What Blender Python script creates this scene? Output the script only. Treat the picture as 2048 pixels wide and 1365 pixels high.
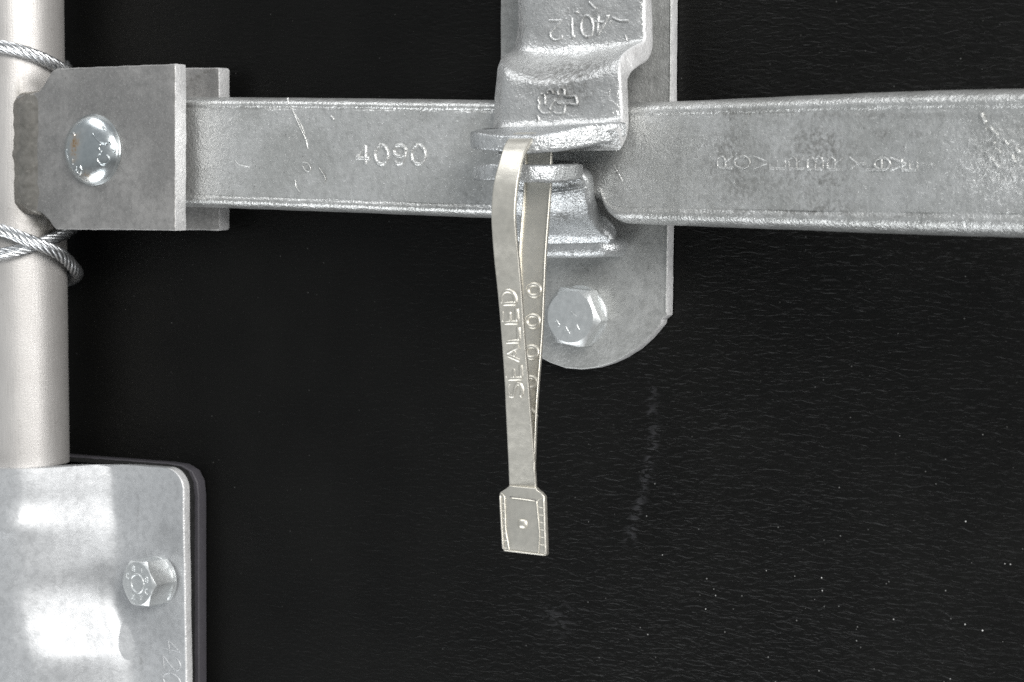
import bpy, bmesh, math, random
from mathutils import Vector, noise, Matrix

# ------------------------------------------------------------------ scene, camera, light
K = 0.00017                      # metres per design unit (a unit is 0.17 mm)
F = 4543.0                       # camera distance to the door along its axis, in units
PSI, SPHI = math.radians(30.0), 0.062
CPHI = math.sqrt(1 - SPHI * SPHI)
FWD = Vector((-math.sin(PSI) * CPHI, math.cos(PSI) * CPHI, -SPHI))
RIGHT = Vector((math.cos(PSI), math.sin(PSI), 0))
UP = RIGHT.cross(FWD)
CAM = -FWD * F

sc = bpy.context.scene
for o in list(bpy.data.objects):
    bpy.data.objects.remove(o)
col = sc.collection
cd = bpy.data.cameras.new("camera")
cam = bpy.data.objects.new("camera", cd)
col.objects.link(cam)
rot = Matrix((RIGHT, UP, -FWD)).transposed().to_4x4()
cam.matrix_world = Matrix.Translation(CAM * K) @ rot
cd.sensor_width = 36
cd.lens = 36 * F / 2048
cd.clip_start = 0.01
cd.clip_end = 50
cd.dof.use_dof = True
cd.dof.focus_distance = (F - 170) * K
cd.dof.aperture_fstop = 26
sc.camera = cam

w = bpy.data.worlds.new("World")
sc.world = w
w.use_nodes = True
wn = w.node_tree
bg = wn.nodes["Background"]
bg.inputs[1].default_value = 1.0
tc = wn.nodes.new("ShaderNodeTexCoord")
sep = wn.nodes.new("ShaderNodeSeparateXYZ")
wn.links.new(tc.outputs["Generated"], sep.inputs[0])
ramp = wn.nodes.new("ShaderNodeValToRGB")
mr = wn.nodes.new("ShaderNodeMapRange")
mr.inputs[1].default_value = -1
mr.inputs[2].default_value = 1
wn.links.new(sep.outputs[2], mr.inputs[0])
wn.links.new(mr.outputs[0], ramp.inputs[0])
cr = ramp.color_ramp
cr.elements[0].position = 0.0
cr.elements[0].color = (0.30, 0.30, 0.30, 1)
cr.elements[1].position = 1.0
cr.elements[1].color = (0.34, 0.36, 0.38, 1)
e = cr.elements.new(0.24); e.color = (0.10, 0.10, 0.10, 1)
e = cr.elements.new(0.38); e.color = (0.26, 0.28, 0.29, 1)
wn.links.new(ramp.outputs[0], bg.inputs[0])


def area(name, loc, target, size, size_y, power, color=(1, 1, 1)):
    l = bpy.data.lights.new(name, 'AREA')
    l.shape = 'ELLIPSE'
    l.size, l.size_y = size, size_y
    l.energy = power
    l.color = color
    o = bpy.data.objects.new(name, l)
    col.objects.link(o)
    o.location = loc
    d = Vector(target) - Vector(loc)
    o.rotation_euler = d.to_track_quat('-Z', 'Y').to_euler()
    return o


area("key_lamp", (1.05, -1.0, 0.62), (0.0, 0, 0.0), 0.75, 0.75, 21, (1.0, 0.985, 0.96))
area("side_fill", (1.5, -0.30, 0.15), (0.0, 0, 0.0), 0.5, 0.9, 9, (1.0, 0.99, 0.98))  # fill added from the right to whiten right-facing edges
area("low_lamp", (-0.55, -0.65, -1.15), (0.0, 0, 0.0), 1.3, 0.8, 12, (0.95, 0.98, 1.0))
area("top_lamp", (-0.45, -0.65, 1.25), (0.0, 0, 0.0), 1.2, 0.7, 8, (0.98, 0.99, 1.0))

sc.view_settings.view_transform = 'Standard'
sc.view_settings.look = 'None'
sc.view_settings.exposure = 0.0
sc.view_settings.gamma = 1
sc.render.engine = 'CYCLES'
sc.cycles.use_denoising = False
sc.cycles.sample_clamp_indirect = 4
sc.cycles.max_bounces = 8

# ------------------------------------------------------------------ geometry helpers


def ray(u, v):
    return FWD * F + RIGHT * (u - 1024) - UP * (v - 682.5)


def at(u, v, h):
    """point at height h above the door that lies on the sight line (u, v)"""
    d = ray(u, v)
    t = (-h - CAM.y) / d.y
    return CAM + d * t


def atx(u, v, x):
    d = ray(u, v)
    return CAM + d * ((x - CAM.x) / d.x)


def proj(p):
    q = p - CAM
    z = q.dot(FWD)
    return 1024 + F * q.dot(RIGHT) / z, 682.5 - F * q.dot(UP) / z


def zfor(x, h, v):
    a = (x - CAM.x, -h - CAM.y)
    m = -(v - 682.5) / F
    num = m * (a[0] * FWD.x + a[1] * FWD.y) - (a[0] * UP.x + a[1] * UP.y)
    den = UP.z - m * FWD.z
    return CAM.z + num / den


def drop(u, v, H, h0=100):
    """sight line (u, v) met with the height field H(x, z)"""
    h = h0
    for _ in range(25):
        p = at(u, v, h)
        h = 0.5 * h + 0.5 * H(p.x, p.z)
    return at(u, v, h)


def lerp(a, b, t):
    return a + (b - a) * t


def cr1(p0, p1, p2, p3, t):
    return 0.5 * ((2 * p1) + (-p0 + p2) * t + (2 * p0 - 5 * p1 + 4 * p2 - p3) * t * t + (-p0 + 3 * p1 - 3 * p2 + p3) * t ** 3)


def smooth(pts, n, closed=False):
    """Catmull-Rom through tuples / vectors"""
    out = []
    m = len(pts)
    segs = m if closed else m - 1
    for i in range(segs):
        if closed:
            q = [pts[(i + k) % m] for k in (-1, 0, 1, 2)]
        else:
            q = [pts[max(0, min(m - 1, i + k))] for k in (-1, 0, 1, 2)]
        for k in range(n):
            t = k / n
            out.append(tuple(cr1(q[0][c], q[1][c], q[2][c], q[3][c], t) for c in range(len(pts[0]))))
    if not closed:
        out.append(tuple(pts[-1]))
    return out


def table(tab, x):
    """monotone-smooth lookup of rows (x, a, b, ...)"""
    if x <= tab[0][0]:
        return tab[0][1:]
    for i in range(len(tab) - 1):
        if x <= tab[i + 1][0]:
            t = (x - tab[i][0]) / (tab[i + 1][0] - tab[i][0])
            q = [tab[max(0, min(len(tab) - 1, i + k))] for k in (-1, 0, 1, 2)]
            return tuple(cr1(q[0][c], q[1][c], q[2][c], q[3][c], t) for c in range(1, len(tab[0])))
    return tab[-1][1:]


def sst(a, b, x):
    t = max(0.0, min(1.0, (x - a) / (b - a)))
    return t * t * (3 - 2 * t)


class MB:
    def __init__(self):
        self.v, self.f, self.at, self.m = [], [], {}, {}

    def add(self, p):
        self.v.append(Vector(p))
        return len(self.v) - 1

    def grid(self, rows, closed=False):
        ids = [[self.add(p) for p in r] for r in rows]
        n = len(ids[0])
        for i in range(len(ids) - 1):
            for j in range(n if closed else n - 1):
                k = (j + 1) % n
                self.f.append((ids[i][j], ids[i][k], ids[i + 1][k], ids[i + 1][j]))
        return ids

    def loft(self, rings, cap=True):
        ids = self.grid(rings, True)
        if cap:
            self.f.append(tuple(reversed(ids[0])))
            self.f.append(tuple(ids[-1]))
        return ids

    def tube(self, path, r, n=8, cap=True):
        path = [Vector(p) for p in path]
        rings = []
        prev = None
        for i, p in enumerate(path):
            t = (path[min(i + 1, len(path) - 1)] - path[max(i - 1, 0)]).normalized()
            if prev is None:
                a = t.orthogonal().normalized()
            else:
                a = (prev - t * prev.dot(t)).normalized()
            prev = a
            b = t.cross(a)
            rr = r(i / max(1, len(path) - 1)) if callable(r) else r
            rings.append([p + a * (rr * math.cos(2 * math.pi * k / n)) + b * (rr * math.sin(2 * math.pi * k / n)) for k in range(n)])
        self.loft(rings, cap)

    def bead(self, path, wd, ht, nrm=Vector((0, -1, 0)), sink=0.6, closed=False):
        """low rounded ridge running along a path on a surface"""
        path = [Vector(p) for p in path]
        if closed:
            path = path + [path[0], path[1]]
        rings = []
        prof = [(-1.0, -sink), (-0.75, ht * .45), (-0.4, ht * .87), (0, ht), (0.4, ht * .87), (0.75, ht * .45), (1.0, -sink)]
        N = len(path)
        for i, p in enumerate(path):
            t = (path[min(i + 1, N - 1)] - path[max(i - 1, 0)])
            if t.length < 1e-9:
                t = Vector((1, 0, 0))
            t.normalize()
            n = nrm(p) if callable(nrm) else nrm
            s = t.cross(n).normalized()
            k = 1.0
            if not closed and i in (0, N - 1):
                k = 0.45
            rings.append([p + s * (a * wd) + n * (b * (k if b > 0 else 1)) for a, b in prof])
        self.loft(rings)

    def plate(self, top, bot, r=3, seg=3):
        """prism between two outlines with rounded rims"""
        n = len(top)
        rings = []
        axis = (bot[0] - top[0]).normalized()
        ar = sum((top[i - 1].cross(top[i]) for i in range(n)), Vector()).dot(axis)
        sg = 1 if ar > 0 else -1

        def ring(f, ins):
            base = [lerp(top[i], bot[i], f) for i in range(n)]
            out = []
            for i in range(n):
                t = (base[(i + 1) % n] - base[i - 1]).normalized()
                out.append(base[i] + axis.cross(t).normalized() * (ins * sg))
            return out
        L = (top[0] - bot[0]).length
        for k in range(seg + 1):
            a = math.pi / 2 * k / seg
            rings.append(ring(r * (1 - math.cos(a)) / L, r * (1 - math.sin(a))))
        for k in range(seg + 1):
            a = math.pi / 2 * k / seg
            rings.append(ring(1 - r * (1 - math.sin(a)) / L, r * (1 - math.cos(a))))
        f0 = len(self.f)
        self.loft(rings)
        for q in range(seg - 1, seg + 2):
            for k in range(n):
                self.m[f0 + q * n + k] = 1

    def slab(self, P, thick, r, face=Vector((0, -1, 0)), arc=4, back=None):
        """sheet with rounded long edges from its front surface grid"""
        R, Cn = len(P), len(P[0])
        rings = []
        for i in range(R):
            ring_f, norms = [], []
            for j in range(Cn):
                a = P[min(i + 1, R - 1)][j] - P[max(i - 1, 0)][j]
                b = P[i][min(j + 1, Cn - 1)] - P[i][max(j - 1, 0)]
                n = a.cross(b).normalized()
                if n.dot(face) < 0:
                    n = -n
                norms.append(n)
            wR = (P[i][-1] - P[i][-2]).normalized()
            wL = (P[i][0] - P[i][1]).normalized()
            ring = []
            cR = P[i][-1] - wR * r - norms[-1] * r
            cR2 = P[i][-1] - wR * r - norms[-1] * (thick - r)
            cL = P[i][0] - wL * r - norms[0] * r
            cL2 = P[i][0] - wL * r - norms[0] * (thick - r)
            for j in range(Cn):
                p = P[i][j]
                # keep the front inside the rounded rims
                dR = (p - P[i][-1]).dot(-wR)
                dL = (p - P[i][0]).dot(-wL)
                if dR < r * 1.05 or dL < r * 1.05:
                    continue
                ring.append((j, p))
            fr = [cL + norms[0] * r] + [p for _, p in ring] + [cR + norms[-1] * r]
            # constant count
            m = Cn
            seq = []
            L = [0]
            for k in range(1, len(fr)):
                L.append(L[-1] + (fr[k] - fr[k - 1]).length)
            q = 0
            for k in range(m):
                s = L[-1] * k / (m - 1)
                while q < len(L) - 2 and L[q + 1] < s:
                    q += 1
                t = (s - L[q]) / max(1e-9, L[q + 1] - L[q])
                seq.append(lerp(fr[q], fr[q + 1], min(1, t)))
            for k in range(1, arc + 1):
                a = math.pi / 2 * k / arc
                seq.append(cR + wR * (r * math.sin(a)) + norms[-1] * (r * math.cos(a)))
            for k in range(arc + 1):
                a = math.pi / 2 * k / arc
                seq.append(cR2 + wR * (r * math.cos(a)) - norms[-1] * (r * math.sin(a)))
            for j in range(1, 8):
                s = j / 8
                jj = (Cn - 1) * (1 - s)
                j0 = int(jj); t = jj - j0
                j1 = min(Cn - 1, j0 + 1)
                seq.append(lerp(P[i][j0] - norms[j0] * thick, P[i][j1] - norms[j1] * thick, t))
            for k in range(arc + 1):
                a = math.pi / 2 * k / arc
                seq.append(cL2 + wL * (r * math.sin(a)) - norms[0] * (r * math.cos(a)))
            for k in range(arc):
                a = math.pi / 2 * k / arc
                seq.append(cL + wL * (r * math.cos(a)) + norms[0] * (r * math.sin(a)))
            rings.append(seq)
        f0 = len(self.f)
        self.loft(rings)
        n = len(rings[0])
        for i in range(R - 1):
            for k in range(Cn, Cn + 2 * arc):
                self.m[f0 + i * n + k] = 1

    def wobble(self, amp, scale, seed=0):
        for p in self.v:
            q = p * scale + Vector((seed, seed * 1.7, 0))
            p += Vector(noise.noise_vector(q)) * amp

    def build(self, name, mat, parent=None, loc=None, attrs=None, sharp=38, recalc=True, edge=None):
        base = Vector(loc) if loc is not None else (ROOT.get(parent.name, Vector()) if parent else Vector())
        me = bpy.data.meshes.new(name)
        me.from_pydata([(p - base) * K for p in self.v], [], self.f)
        if recalc:
            bm = bmesh.new()
            bm.from_mesh(me)
            bmesh.ops.recalc_face_normals(bm, faces=bm.faces)
            bm.to_mesh(me)
            bm.free()
        for k, fn in (attrs or {}).items():
            a = me.attributes.new(k, 'FLOAT', 'POINT')
            a.data.foreach_set('value', [fn(p) for p in self.v])
        me.shade_smooth()
        me.set_sharp_from_angle(angle=math.radians(sharp))
        me.materials.append(mat)
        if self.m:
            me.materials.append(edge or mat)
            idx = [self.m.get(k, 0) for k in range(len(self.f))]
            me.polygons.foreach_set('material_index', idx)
        o = bpy.data.objects.new(name, me)
        col.objects.link(o)
        if parent:
            o.parent = parent
            ROOT[o.name] = base
        else:
            o.location = base * K
            ROOT[o.name] = base
        return o


ROOT = {}


def thing(name, label, cat, loc, group=None):
    o = bpy.data.objects.new(name, None)
    o.empty_display_size = 0.01
    col.objects.link(o)
    o.location = Vector(loc) * K
    ROOT[o.name] = Vector(loc)
    tag(o, label, cat, group)
    return o


def tag(o, label, cat, group=None):
    o['label'], o['category'] = label, cat
    if group:
        o['group'] = group
    return o


def blobs(lst):
    """wear, dirt and painted shade marks with a place of their own: (u, v, ru, rv, amount)"""
    def fn(p):
        u, v = proj(p)
        s = 0.0
        for a, b, ra, rb, k in lst:
            d = ((u - a) / ra) ** 2 + ((v - b) / rb) ** 2
            if d < 6:
                s += k * math.exp(-d)
        return min(1.0, s)
    return fn


# ------------------------------------------------------------------ stroke lettering
def arcpts(cx, cy, rx, ry, a0, a1, n=10):
    return [(cx + rx * math.cos(math.radians(lerp(a0, a1, i / n))), cy + ry * math.sin(math.radians(lerp(a0, a1, i / n)))) for i in range(n + 1)]


OV = arcpts(.5, .5, .5, .5, 90, 450, 20)
GL = {
    '0': [OV], 'O': [OV],
    '1': [[(.5, 0), (.5, .5), (.5, 1)], [(.5, 1), (.2, .8)]],
    '2': [arcpts(.5, .7, .45, .3, 170, -20, 10) + [(.6, .35), (0.05, 0)], [(0.05, 0), (.5, 0), (1, 0)]],
    '4': [[(.75, 0), (.75, .5), (.75, 1)], [(.75, 1), (.4, .65), (0, .32)], [(0, .32), (.5, .32), (1.05, .32)]],
    '9': [arcpts(.5, .7, .45, .3, 0, 360, 14), [(.95, .7), (.9, .35), (.7, .08), (.4, 0), (.15, .08)]],
    'S': [[(.95, .85), (.75, .98), (.45, 1), (.12, .9), (.08, .65), (.4, .53), (.7, .46), (.95, .3), (.85, .08), (.5, 0), (.2, .03), (.03, .18)]],
    'E': [[(0, 0), (0, .5), (0, 1)], [(0, 1), (.5, 1), (1, 1)], [(0, .5), (.4, .5), (.8, .5)], [(0, 0), (.5, 0), (1, 0)]],
    'A': [[(0, 0), (.25, .5), (.5, 1)], [(.5, 1), (.75, .5), (1, 0)], [(.2, .36), (.5, .36), (.8, .36)]],
    'L': [[(0, 1), (0, .5), (0, 0)], [(0, 0), (.5, 0), (1, 0)]],
    'D': [[(0, 0), (0, .5), (0, 1)], [(0, 1), (.3, 1)] + arcpts(.4, .5, .6, .5, 80, -80, 10) + [(.3, 0), (0, 0)]],
    'R': [[(0, 0), (0, .5), (0, 1)], [(0, 1), (.4, 1)] + arcpts(.6, .75, .35, .25, 80, -80, 8) + [(.4, .5), (0, .5)], [(.5, .5), (.75, .25), (1, 0)]],
    'B': [[(0, 0), (0, .5), (0, 1)], [(0, 1), (.4, 1)] + arcpts(.6, .75, .33, .25, 80, -80, 8) + [(.4, .5), (0, .5)], [(.4, .5)] + arcpts(.6, .25, .4, .25, 80, -80, 8) + [(.4, 0), (0, 0)]],
    'V': [[(0, 1), (.25, .5), (.5, 0)], [(.5, 0), (.75, .5), (1, 1)]],
    'Y': [[(0, 1), (.25, .75), (.5, .5)], [(1, 1), (.75, .75), (.5, .5)], [(.5, .5), (.5, .25), (.5, 0)]],
    'I': [[(.5, 0), (.5, .5), (.5, 1)]],
    'T': [[(.5, 0), (.5, .5), (.5, 1)], [(0, 1), (.5, 1), (1, 1)]],
    'C': [arcpts(.5, .5, .5, .5, 50, 310, 12)],
    'X': [[(0, 0), (.5, .5), (1, 1)], [(0, 1), (.5, .5), (1, 0)]],
    '8': [arcpts(.5, .75, .38, .25, 0, 360, 12), arcpts(.5, .25, .48, .25, 0, 360, 12)],
}


def glyph(mb, ch, o, ex, ey, surf, wd, ht, nrm=Vector((0, -1, 0)), fade=None):
    for pl in GL[ch]:
        pts = []
        dense = []
        for i in range(len(pl) - 1):
            for k in range(3):
                t = k / 3
                dense.append((lerp(pl[i][0], pl[i + 1][0], t), lerp(pl[i][1], pl[i + 1][1], t)))
        dense.append(pl[-1])
        for a, b in dense:
            u = o[0] + ex[0] * a + ey[0] * b
            v = o[1] + ex[1] * a + ey[1] * b
            pts.append(surf(u, v))
        mb.bead(pts, wd, ht, nrm)


# ------------------------------------------------------------------ materials
def nodes(name):
    m = bpy.data.materials.new(name)
    m.use_nodes = True
    nt = m.node_tree
    bs = nt.nodes["Principled BSDF"]
    return m, nt, bs


class NT:
    def __init__(self, nt):
        self.nt = nt
        t = nt.nodes.new("ShaderNodeTexCoord")
        mp = nt.nodes.new("ShaderNodeMapping")
        mp.inputs["Scale"].default_value = (1 / K,) * 3
        nt.links.new(t.outputs["Object"], mp.inputs[0])
        self.co = mp.outputs[0]

    def stretch(self, sx, sy, sz):
        mp = self.nt.nodes.new("ShaderNodeMapping")
        mp.inputs["Scale"].default_value = (sx, sy, sz)
        self.nt.links.new(self.co, mp.inputs[0])
        return mp.outputs[0]

    def noise(self, scale, detail=3, rough=.55, dist=0, co=None):
        n = self.nt.nodes.new("ShaderNodeTexNoise")
        n.inputs["Scale"].default_value = scale
        n.inputs["Detail"].default_value = detail
        n.inputs["Roughness"].default_value = rough
        n.inputs["Distortion"].default_value = dist
        self.nt.links.new(co or self.co, n.inputs["Vector"])
        return n.outputs["Fac"]

    def voronoi(self, scale, feat='F1', out="Distance", co=None, rnd=1):
        n = self.nt.nodes.new("ShaderNodeTexVoronoi")
        n.feature = feat
        n.inputs["Scale"].default_value = scale
        n.inputs["Randomness"].default_value = rnd
        self.nt.links.new(co or self.co, n.inputs["Vector"])
        return n.outputs[out]

    def attr(self, name):
        n = self.nt.nodes.new("ShaderNodeAttribute")
        n.attribute_name = name
        return n.outputs["Fac"]

    def map(self, x, a, b, c, d, smoothed=False):
        n = self.nt.nodes.new("ShaderNodeMapRange")
        if smoothed:
            n.interpolation_type = 'SMOOTHSTEP'
        for i, q in enumerate((a, b, c, d)):
            n.inputs[i + 1].default_value = q
        self.nt.links.new(x, n.inputs[0])
        return n.outputs[0]

    def math(self, op, a, b=0.0, clamp=False):
        n = self.nt.nodes.new("ShaderNodeMath")
        n.operation = op
        n.use_clamp = clamp
        for i, q in enumerate((a, b)):
            if isinstance(q, (int, float)):
                n.inputs[i].default_value = q
            else:
                self.nt.links.new(q, n.inputs[i])
        return n.outputs[0]

    def mix(self, f, a, b):
        n = self.nt.nodes.new("ShaderNodeMix")
        n.data_type = 'RGBA'
        for i, q in ((0, f), (6, a), (7, b)):
            if isinstance(q, (int, float)):
                n.inputs[i].default_value = q
            elif isinstance(q, tuple):
                n.inputs[i].default_value = q + ((1,) if len(q) == 3 else ())
            else:
                self.nt.links.new(q, n.inputs[i])
        return n.outputs[2]

    def bump(self, hgt, dist, strength=1.0, prev=None):
        n = self.nt.nodes.new("ShaderNodeBump")
        n.inputs["Distance"].default_value = dist * K
        if isinstance(strength, (int, float)):
            n.inputs["Strength"].default_value = strength
        else:
            self.nt.links.new(strength, n.inputs["Strength"])
        self.nt.links.new(hgt, n.inputs["Height"])
        if prev is not None:
            self.nt.links.new(prev, n.inputs["Normal"])
        return n.outputs[0]

    def link(self, a, b):
        self.nt.links.new(a, b)


def galvanised(name, light, dark, metal=.75, r0=.32, r1=.55, fine=.45, med=1.2, grime_shade_col=(.10, .096, .086), grain=.33, speck=.5, big=0.009, lumpd=5.0, spec_tint=0):
    m, nt, bs = nodes(name)
    T = NT(nt)
    n1 = T.noise(big, 4, .6)
    n2 = T.noise(.075, 4, .6)
    n3 = T.noise(grain, 2, .5)
    n4 = T.noise(.03, 3, .5, .3)
    c = T.mix(T.map(n1, .35, .65, 0, 1, True), dark, light)
    c = T.mix(T.map(n2, .42, .68, 0, .4, True), c, tuple(x * .68 for x in dark))
    # spangle flecks
    c = T.mix(T.map(n3, .56, .72, 0, .5), c, tuple(min(1, x * 1.25) for x in light))
    sp = T.map(T.noise(.16, 3, .6), .66, .72, 0, speck, True)
    c = T.mix(sp, c, (.07, .07, .068))
    g = T.attr("grime_shade")  # mask holds dirt and some painted shade
    gm = T.math('MULTIPLY', g, T.map(T.noise(.11, 5, .7), .42, .60, 0.10, .85, True), True)
    c = T.mix(T.math('MULTIPLY', gm, .72), c, grime_shade_col)
    T.link(c, bs.inputs["Base Color"])
    bs.inputs["Metallic"].default_value = metal
    rg = T.map(T.noise(.05, 3), .3, .7, r0, r1)
    rg = T.math('ADD', rg, T.math('MULTIPLY', gm, .25), True)
    T.link(rg, bs.inputs["Roughness"])
    b = T.bump(n4, med * 1.6)
    b = T.bump(n2, med, 1, b)
    b = T.bump(T.noise(.17, 2, .5), fine * 2.2, 1, b)
    b = T.bump(n3, fine * 1.3, 1, b)
    lump = T.attr("lump")
    b = T.bump(T.noise(.12, 3, .55, .6), lumpd, lump, b)
    T.link(b, bs.inputs["Normal"])
    return m


M = {}
M['galv'] = galvanised('galvanised_steel', (.64, .645, .64), (.53, .535, .53), metal=.6, r0=.25, r1=.38, fine=.6)
M['galv_bar'] = galvanised('galvanised_forging', (.66, .665, .655), (.53, .535, .52), metal=.6, r0=.24, r1=.36, fine=.62, med=.8, grain=.30)
M['galv_hook'] = galvanised('hot_dip_zinc', (.60, .615, .62), (.48, .495, .50), metal=.6, r0=.24, r1=.38, fine=.8, med=.6)
M['plate'] = galvanised('dull_zinc_plate', (.47, .475, .465), (.35, .355, .345), metal=.45, r0=.36, r1=.55, fine=.4, med=.7)
M['edge'] = galvanised('pale_rim', (.86, .86, .86), (.74, .74, .74), metal=.3, r0=.3, r1=.45, fine=.6, med=.6, speck=.05)  # paler grey for plate rims and right-hand sheet edges
M['clevis'] = galvanised('grey_mill_steel', (.38, .372, .362), (.26, .256, .25), metal=.45, r0=.38, r1=.52, fine=.3, med=.4, big=.007, speck=.35)
M['saddle'] = galvanised('smooth_zinc_sheet', (.59, .60, .61), (.51, .52, .53), metal=.5, r0=.40, r1=.50, fine=.1, med=.25, speck=0, big=.010)


def pipe_mat():
    m, nt, bs = nodes('brushed_steel')
    T = NT(nt)
    s = T.noise(.5, 3, .6, 0, T.stretch(1, 1, .03))
    n = T.noise(.02, 4)
    c = T.mix(n, (.53, .51, .49), (.63, .61, .59))
    c = T.mix(T.map(T.noise(.12, 4, .6), .64, .72, 0, .35), c, (.3, .28, .25))
    g = T.attr("grime_shade")
    c = T.mix(T.math('MULTIPLY', g, T.map(T.noise(.05, 4, .7), .3, .6, .25, 1), True), c, (.16, .15, .13))
    T.link(c, bs.inputs["Base Color"])
    bs.inputs["Metallic"].default_value = .55
    T.link(T.map(s, .3, .7, .38, .5), bs.inputs["Roughness"])
    b = T.bump(s, .25)
    b = T.bump(T.noise(.3, 2), .25, 1, b)
    T.link(b, bs.inputs["Normal"])
    return m


def seal_mat():
    m, nt, bs = nodes('tin_plate')
    T = NT(nt)
    n = T.noise(.03, 4)
    c = T.mix(n, (.63, .605, .54), (.70, .675, .61))
    c = T.mix(T.map(T.noise(.2, 3), .66, .74, 0, .25), c, (.4, .38, .33))
    T.link(c, bs.inputs["Base Color"])
    bs.inputs["Metallic"].default_value = .8
    T.link(T.map(T.noise(.08, 3), .3, .7, .38, .47), bs.inputs["Roughness"])
    b = T.bump(T.noise(.25, 2), .18)
    b = T.bump(T.noise(.02, 2), 2.0, 1, b)
    T.link(b, bs.inputs["Normal"])
    return m


def plain_metal(name, c0, c1, metal, rough, bump=.15, rust=False):
    m, nt, bs = nodes(name)
    T = NT(nt)
    n = T.noise(.07, 4, .6)
    c = T.mix(T.map(n, .35, .65, 0, 1), c0, c1)
    if rust:
        a = T.math('MULTIPLY', T.attr("grime_shade"), T.map(T.noise(.12, 4, .6), .35, .6, .2, 1), True)
        c = T.mix(a, c, (.27, .17, .08))
        T.link(T.math('SUBTRACT', metal, T.math('MULTIPLY', a, .6)), bs.inputs["Metallic"])
    else:
        bs.inputs["Metallic"].default_value = metal
    T.link(c, bs.inputs["Base Color"])
    T.link(T.map(T.noise(.09, 3), .3, .7, rough * .8, rough * 1.3), bs.inputs["Roughness"])
    b = T.bump(n, bump * 3)
    b = T.bump(T.noise(.35, 2), bump, 1, b)
    T.link(b, bs.inputs["Normal"])
    return m


def door_mat():
    m, nt, bs = nodes('black_pebbled_plastic')
    T = NT(nt)
    co = T.stretch(.036, .1, .115)
    n1 = T.noise(1.0, 2, .45, 1.0, co)
    n2 = T.noise(.35, 2, .5)
    n3 = T.noise(.004, 3)
    c = T.mix(T.map(n3, .3, .7, 0, 1), (.0030, .0030, .0028), (.0052, .0052, .0048))
    # small pale specks, densest towards the lower right
    sel = T.map(T.noise(.011, 3), .48, .62, 0, 1)
    d = T.voronoi(.055)
    rnd = T.voronoi(.055, out="Color")
    s2 = nt.nodes.new("ShaderNodeSeparateColor")
    T.link(rnd, s2.inputs[0])
    keep = T.math('GREATER_THAN', s2.outputs[0], .45)
    dot = T.math('MULTIPLY', T.map(d, .04, .10, 1, 0), keep)
    dot = T.math('MULTIPLY', dot, T.map(s2.outputs[1], 0, 1, .15, 1))
    dot = T.math('MULTIPLY', dot, T.math('MULTIPLY', T.attr("pale_specks"), T.map(sel, 0, 1, .25, 1)), True)
    c = T.mix(dot, c, (.7, .7, .68))
    sc_ = T.math('MULTIPLY', T.attr("scuff"), T.map(n1, .47, .62, 0, 1, True), True)
    c = T.mix(sc_, c, (.042, .042, .045))
    T.link(c, bs.inputs["Base Color"])
    bs.inputs["Specular IOR Level"].default_value = .15
    T.link(T.map(n2, .3, .7, .38, .52), bs.inputs["Roughness"])
    b = T.bump(n1, 3.6, T.attr("grain"))
    b = T.bump(n2, .35, 1, b)
    T.link(b, bs.inputs["Normal"])
    return m


def pad_mat():
    m, nt, bs = nodes('dark_plastic')
    T = NT(nt)
    n = T.noise(.05, 4)
    c = T.mix(n, (.050, .047, .054), (.075, .071, .080))
    T.link(c, bs.inputs["Base Color"])
    bs.inputs["Roughness"].default_value = .5
    T.link(T.bump(T.noise(.2, 3), .5), bs.inputs["Normal"])
    return m


M['pipe'] = pipe_mat()
M['seal'] = seal_mat()
M['door'] = door_mat()
M['pad'] = pad_mat()
M['rubber'] = plain_metal('black_rubber', (.006, .006, .006), (.010, .010, .010), 0.0, .7)
M['bolt'] = plain_metal('zinc_plated_bolt', (.64, .66, .66), (.74, .76, .76), .72, .32, .12, rust=True)
M['dome'] = plain_metal('bright_zinc_dome', (.60, .64, .65), (.70, .74, .75), .95, .23, .06, rust=True)
M['wire'] = plain_metal('galvanised_wire', (.62, .63, .64), (.78, .79, .80), .95, .28, .1)
M['weld'] = plain_metal('weld_metal', (.22, .21, .19), (.31, .295, .27), .6, .30, .12)

# ------------------------------------------------------------------ the door
xs = [-9000, -6000, -4000, -2800, -2200] + [-1900 + 12 * i for i in range(276)] + [1600, 2200, 3000, 5000, 8000]
zs = [-8000, -5000, -3000, -1800, -1200] + [-960 + 12 * i for i in range(160)] + [1150, 1600, 2600, 4500, 8000]
db = MB()
db.grid([[Vector((x, 0, z)) for x in xs] for z in zs])
SC = smooth([(1305, 770), (1303, 830), (1307, 880), (1296, 930), (1283, 990), (1268, 1040), (1258, 1080)], 6)
SC3 = [at(a, b, 0) for a, b in SC]


def scuff(p):
    if not (0 < p.x < 700 and -700 < p.z < 100):
        return 0
    d = min((p - q).length for q in SC3)
    k = math.exp(-(d / 8) ** 2)
    d2 = (p - at(1118, 1235, 0)).length
    return min(1, .9 * k + .5 * math.exp(-(d2 / 30) ** 2))


def pale_specks(p):
    u, v = proj(p) if abs(p.x) < 3000 and abs(p.z) < 3000 else (0, 0)
    return .08 + .95 * sst(1000, 1700, u) * sst(750, 1250, v) + .12 * sst(1200, 1500, u)


def grain(p):
    # the moulded grain is shallower towards the lock rod
    return .30 + .60 * sst(-500, 480, p.x + 60 * noise.noise(p * .006))


door = db.build('door_wall', M['door'], attrs={'scuff': scuff, 'pale_specks': pale_specks, 'grain': grain}, recalc=False)
door['kind'] = 'structure'
tag(door, 'black pebbled plastic door face behind all the galvanised fittings', 'door')

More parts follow.
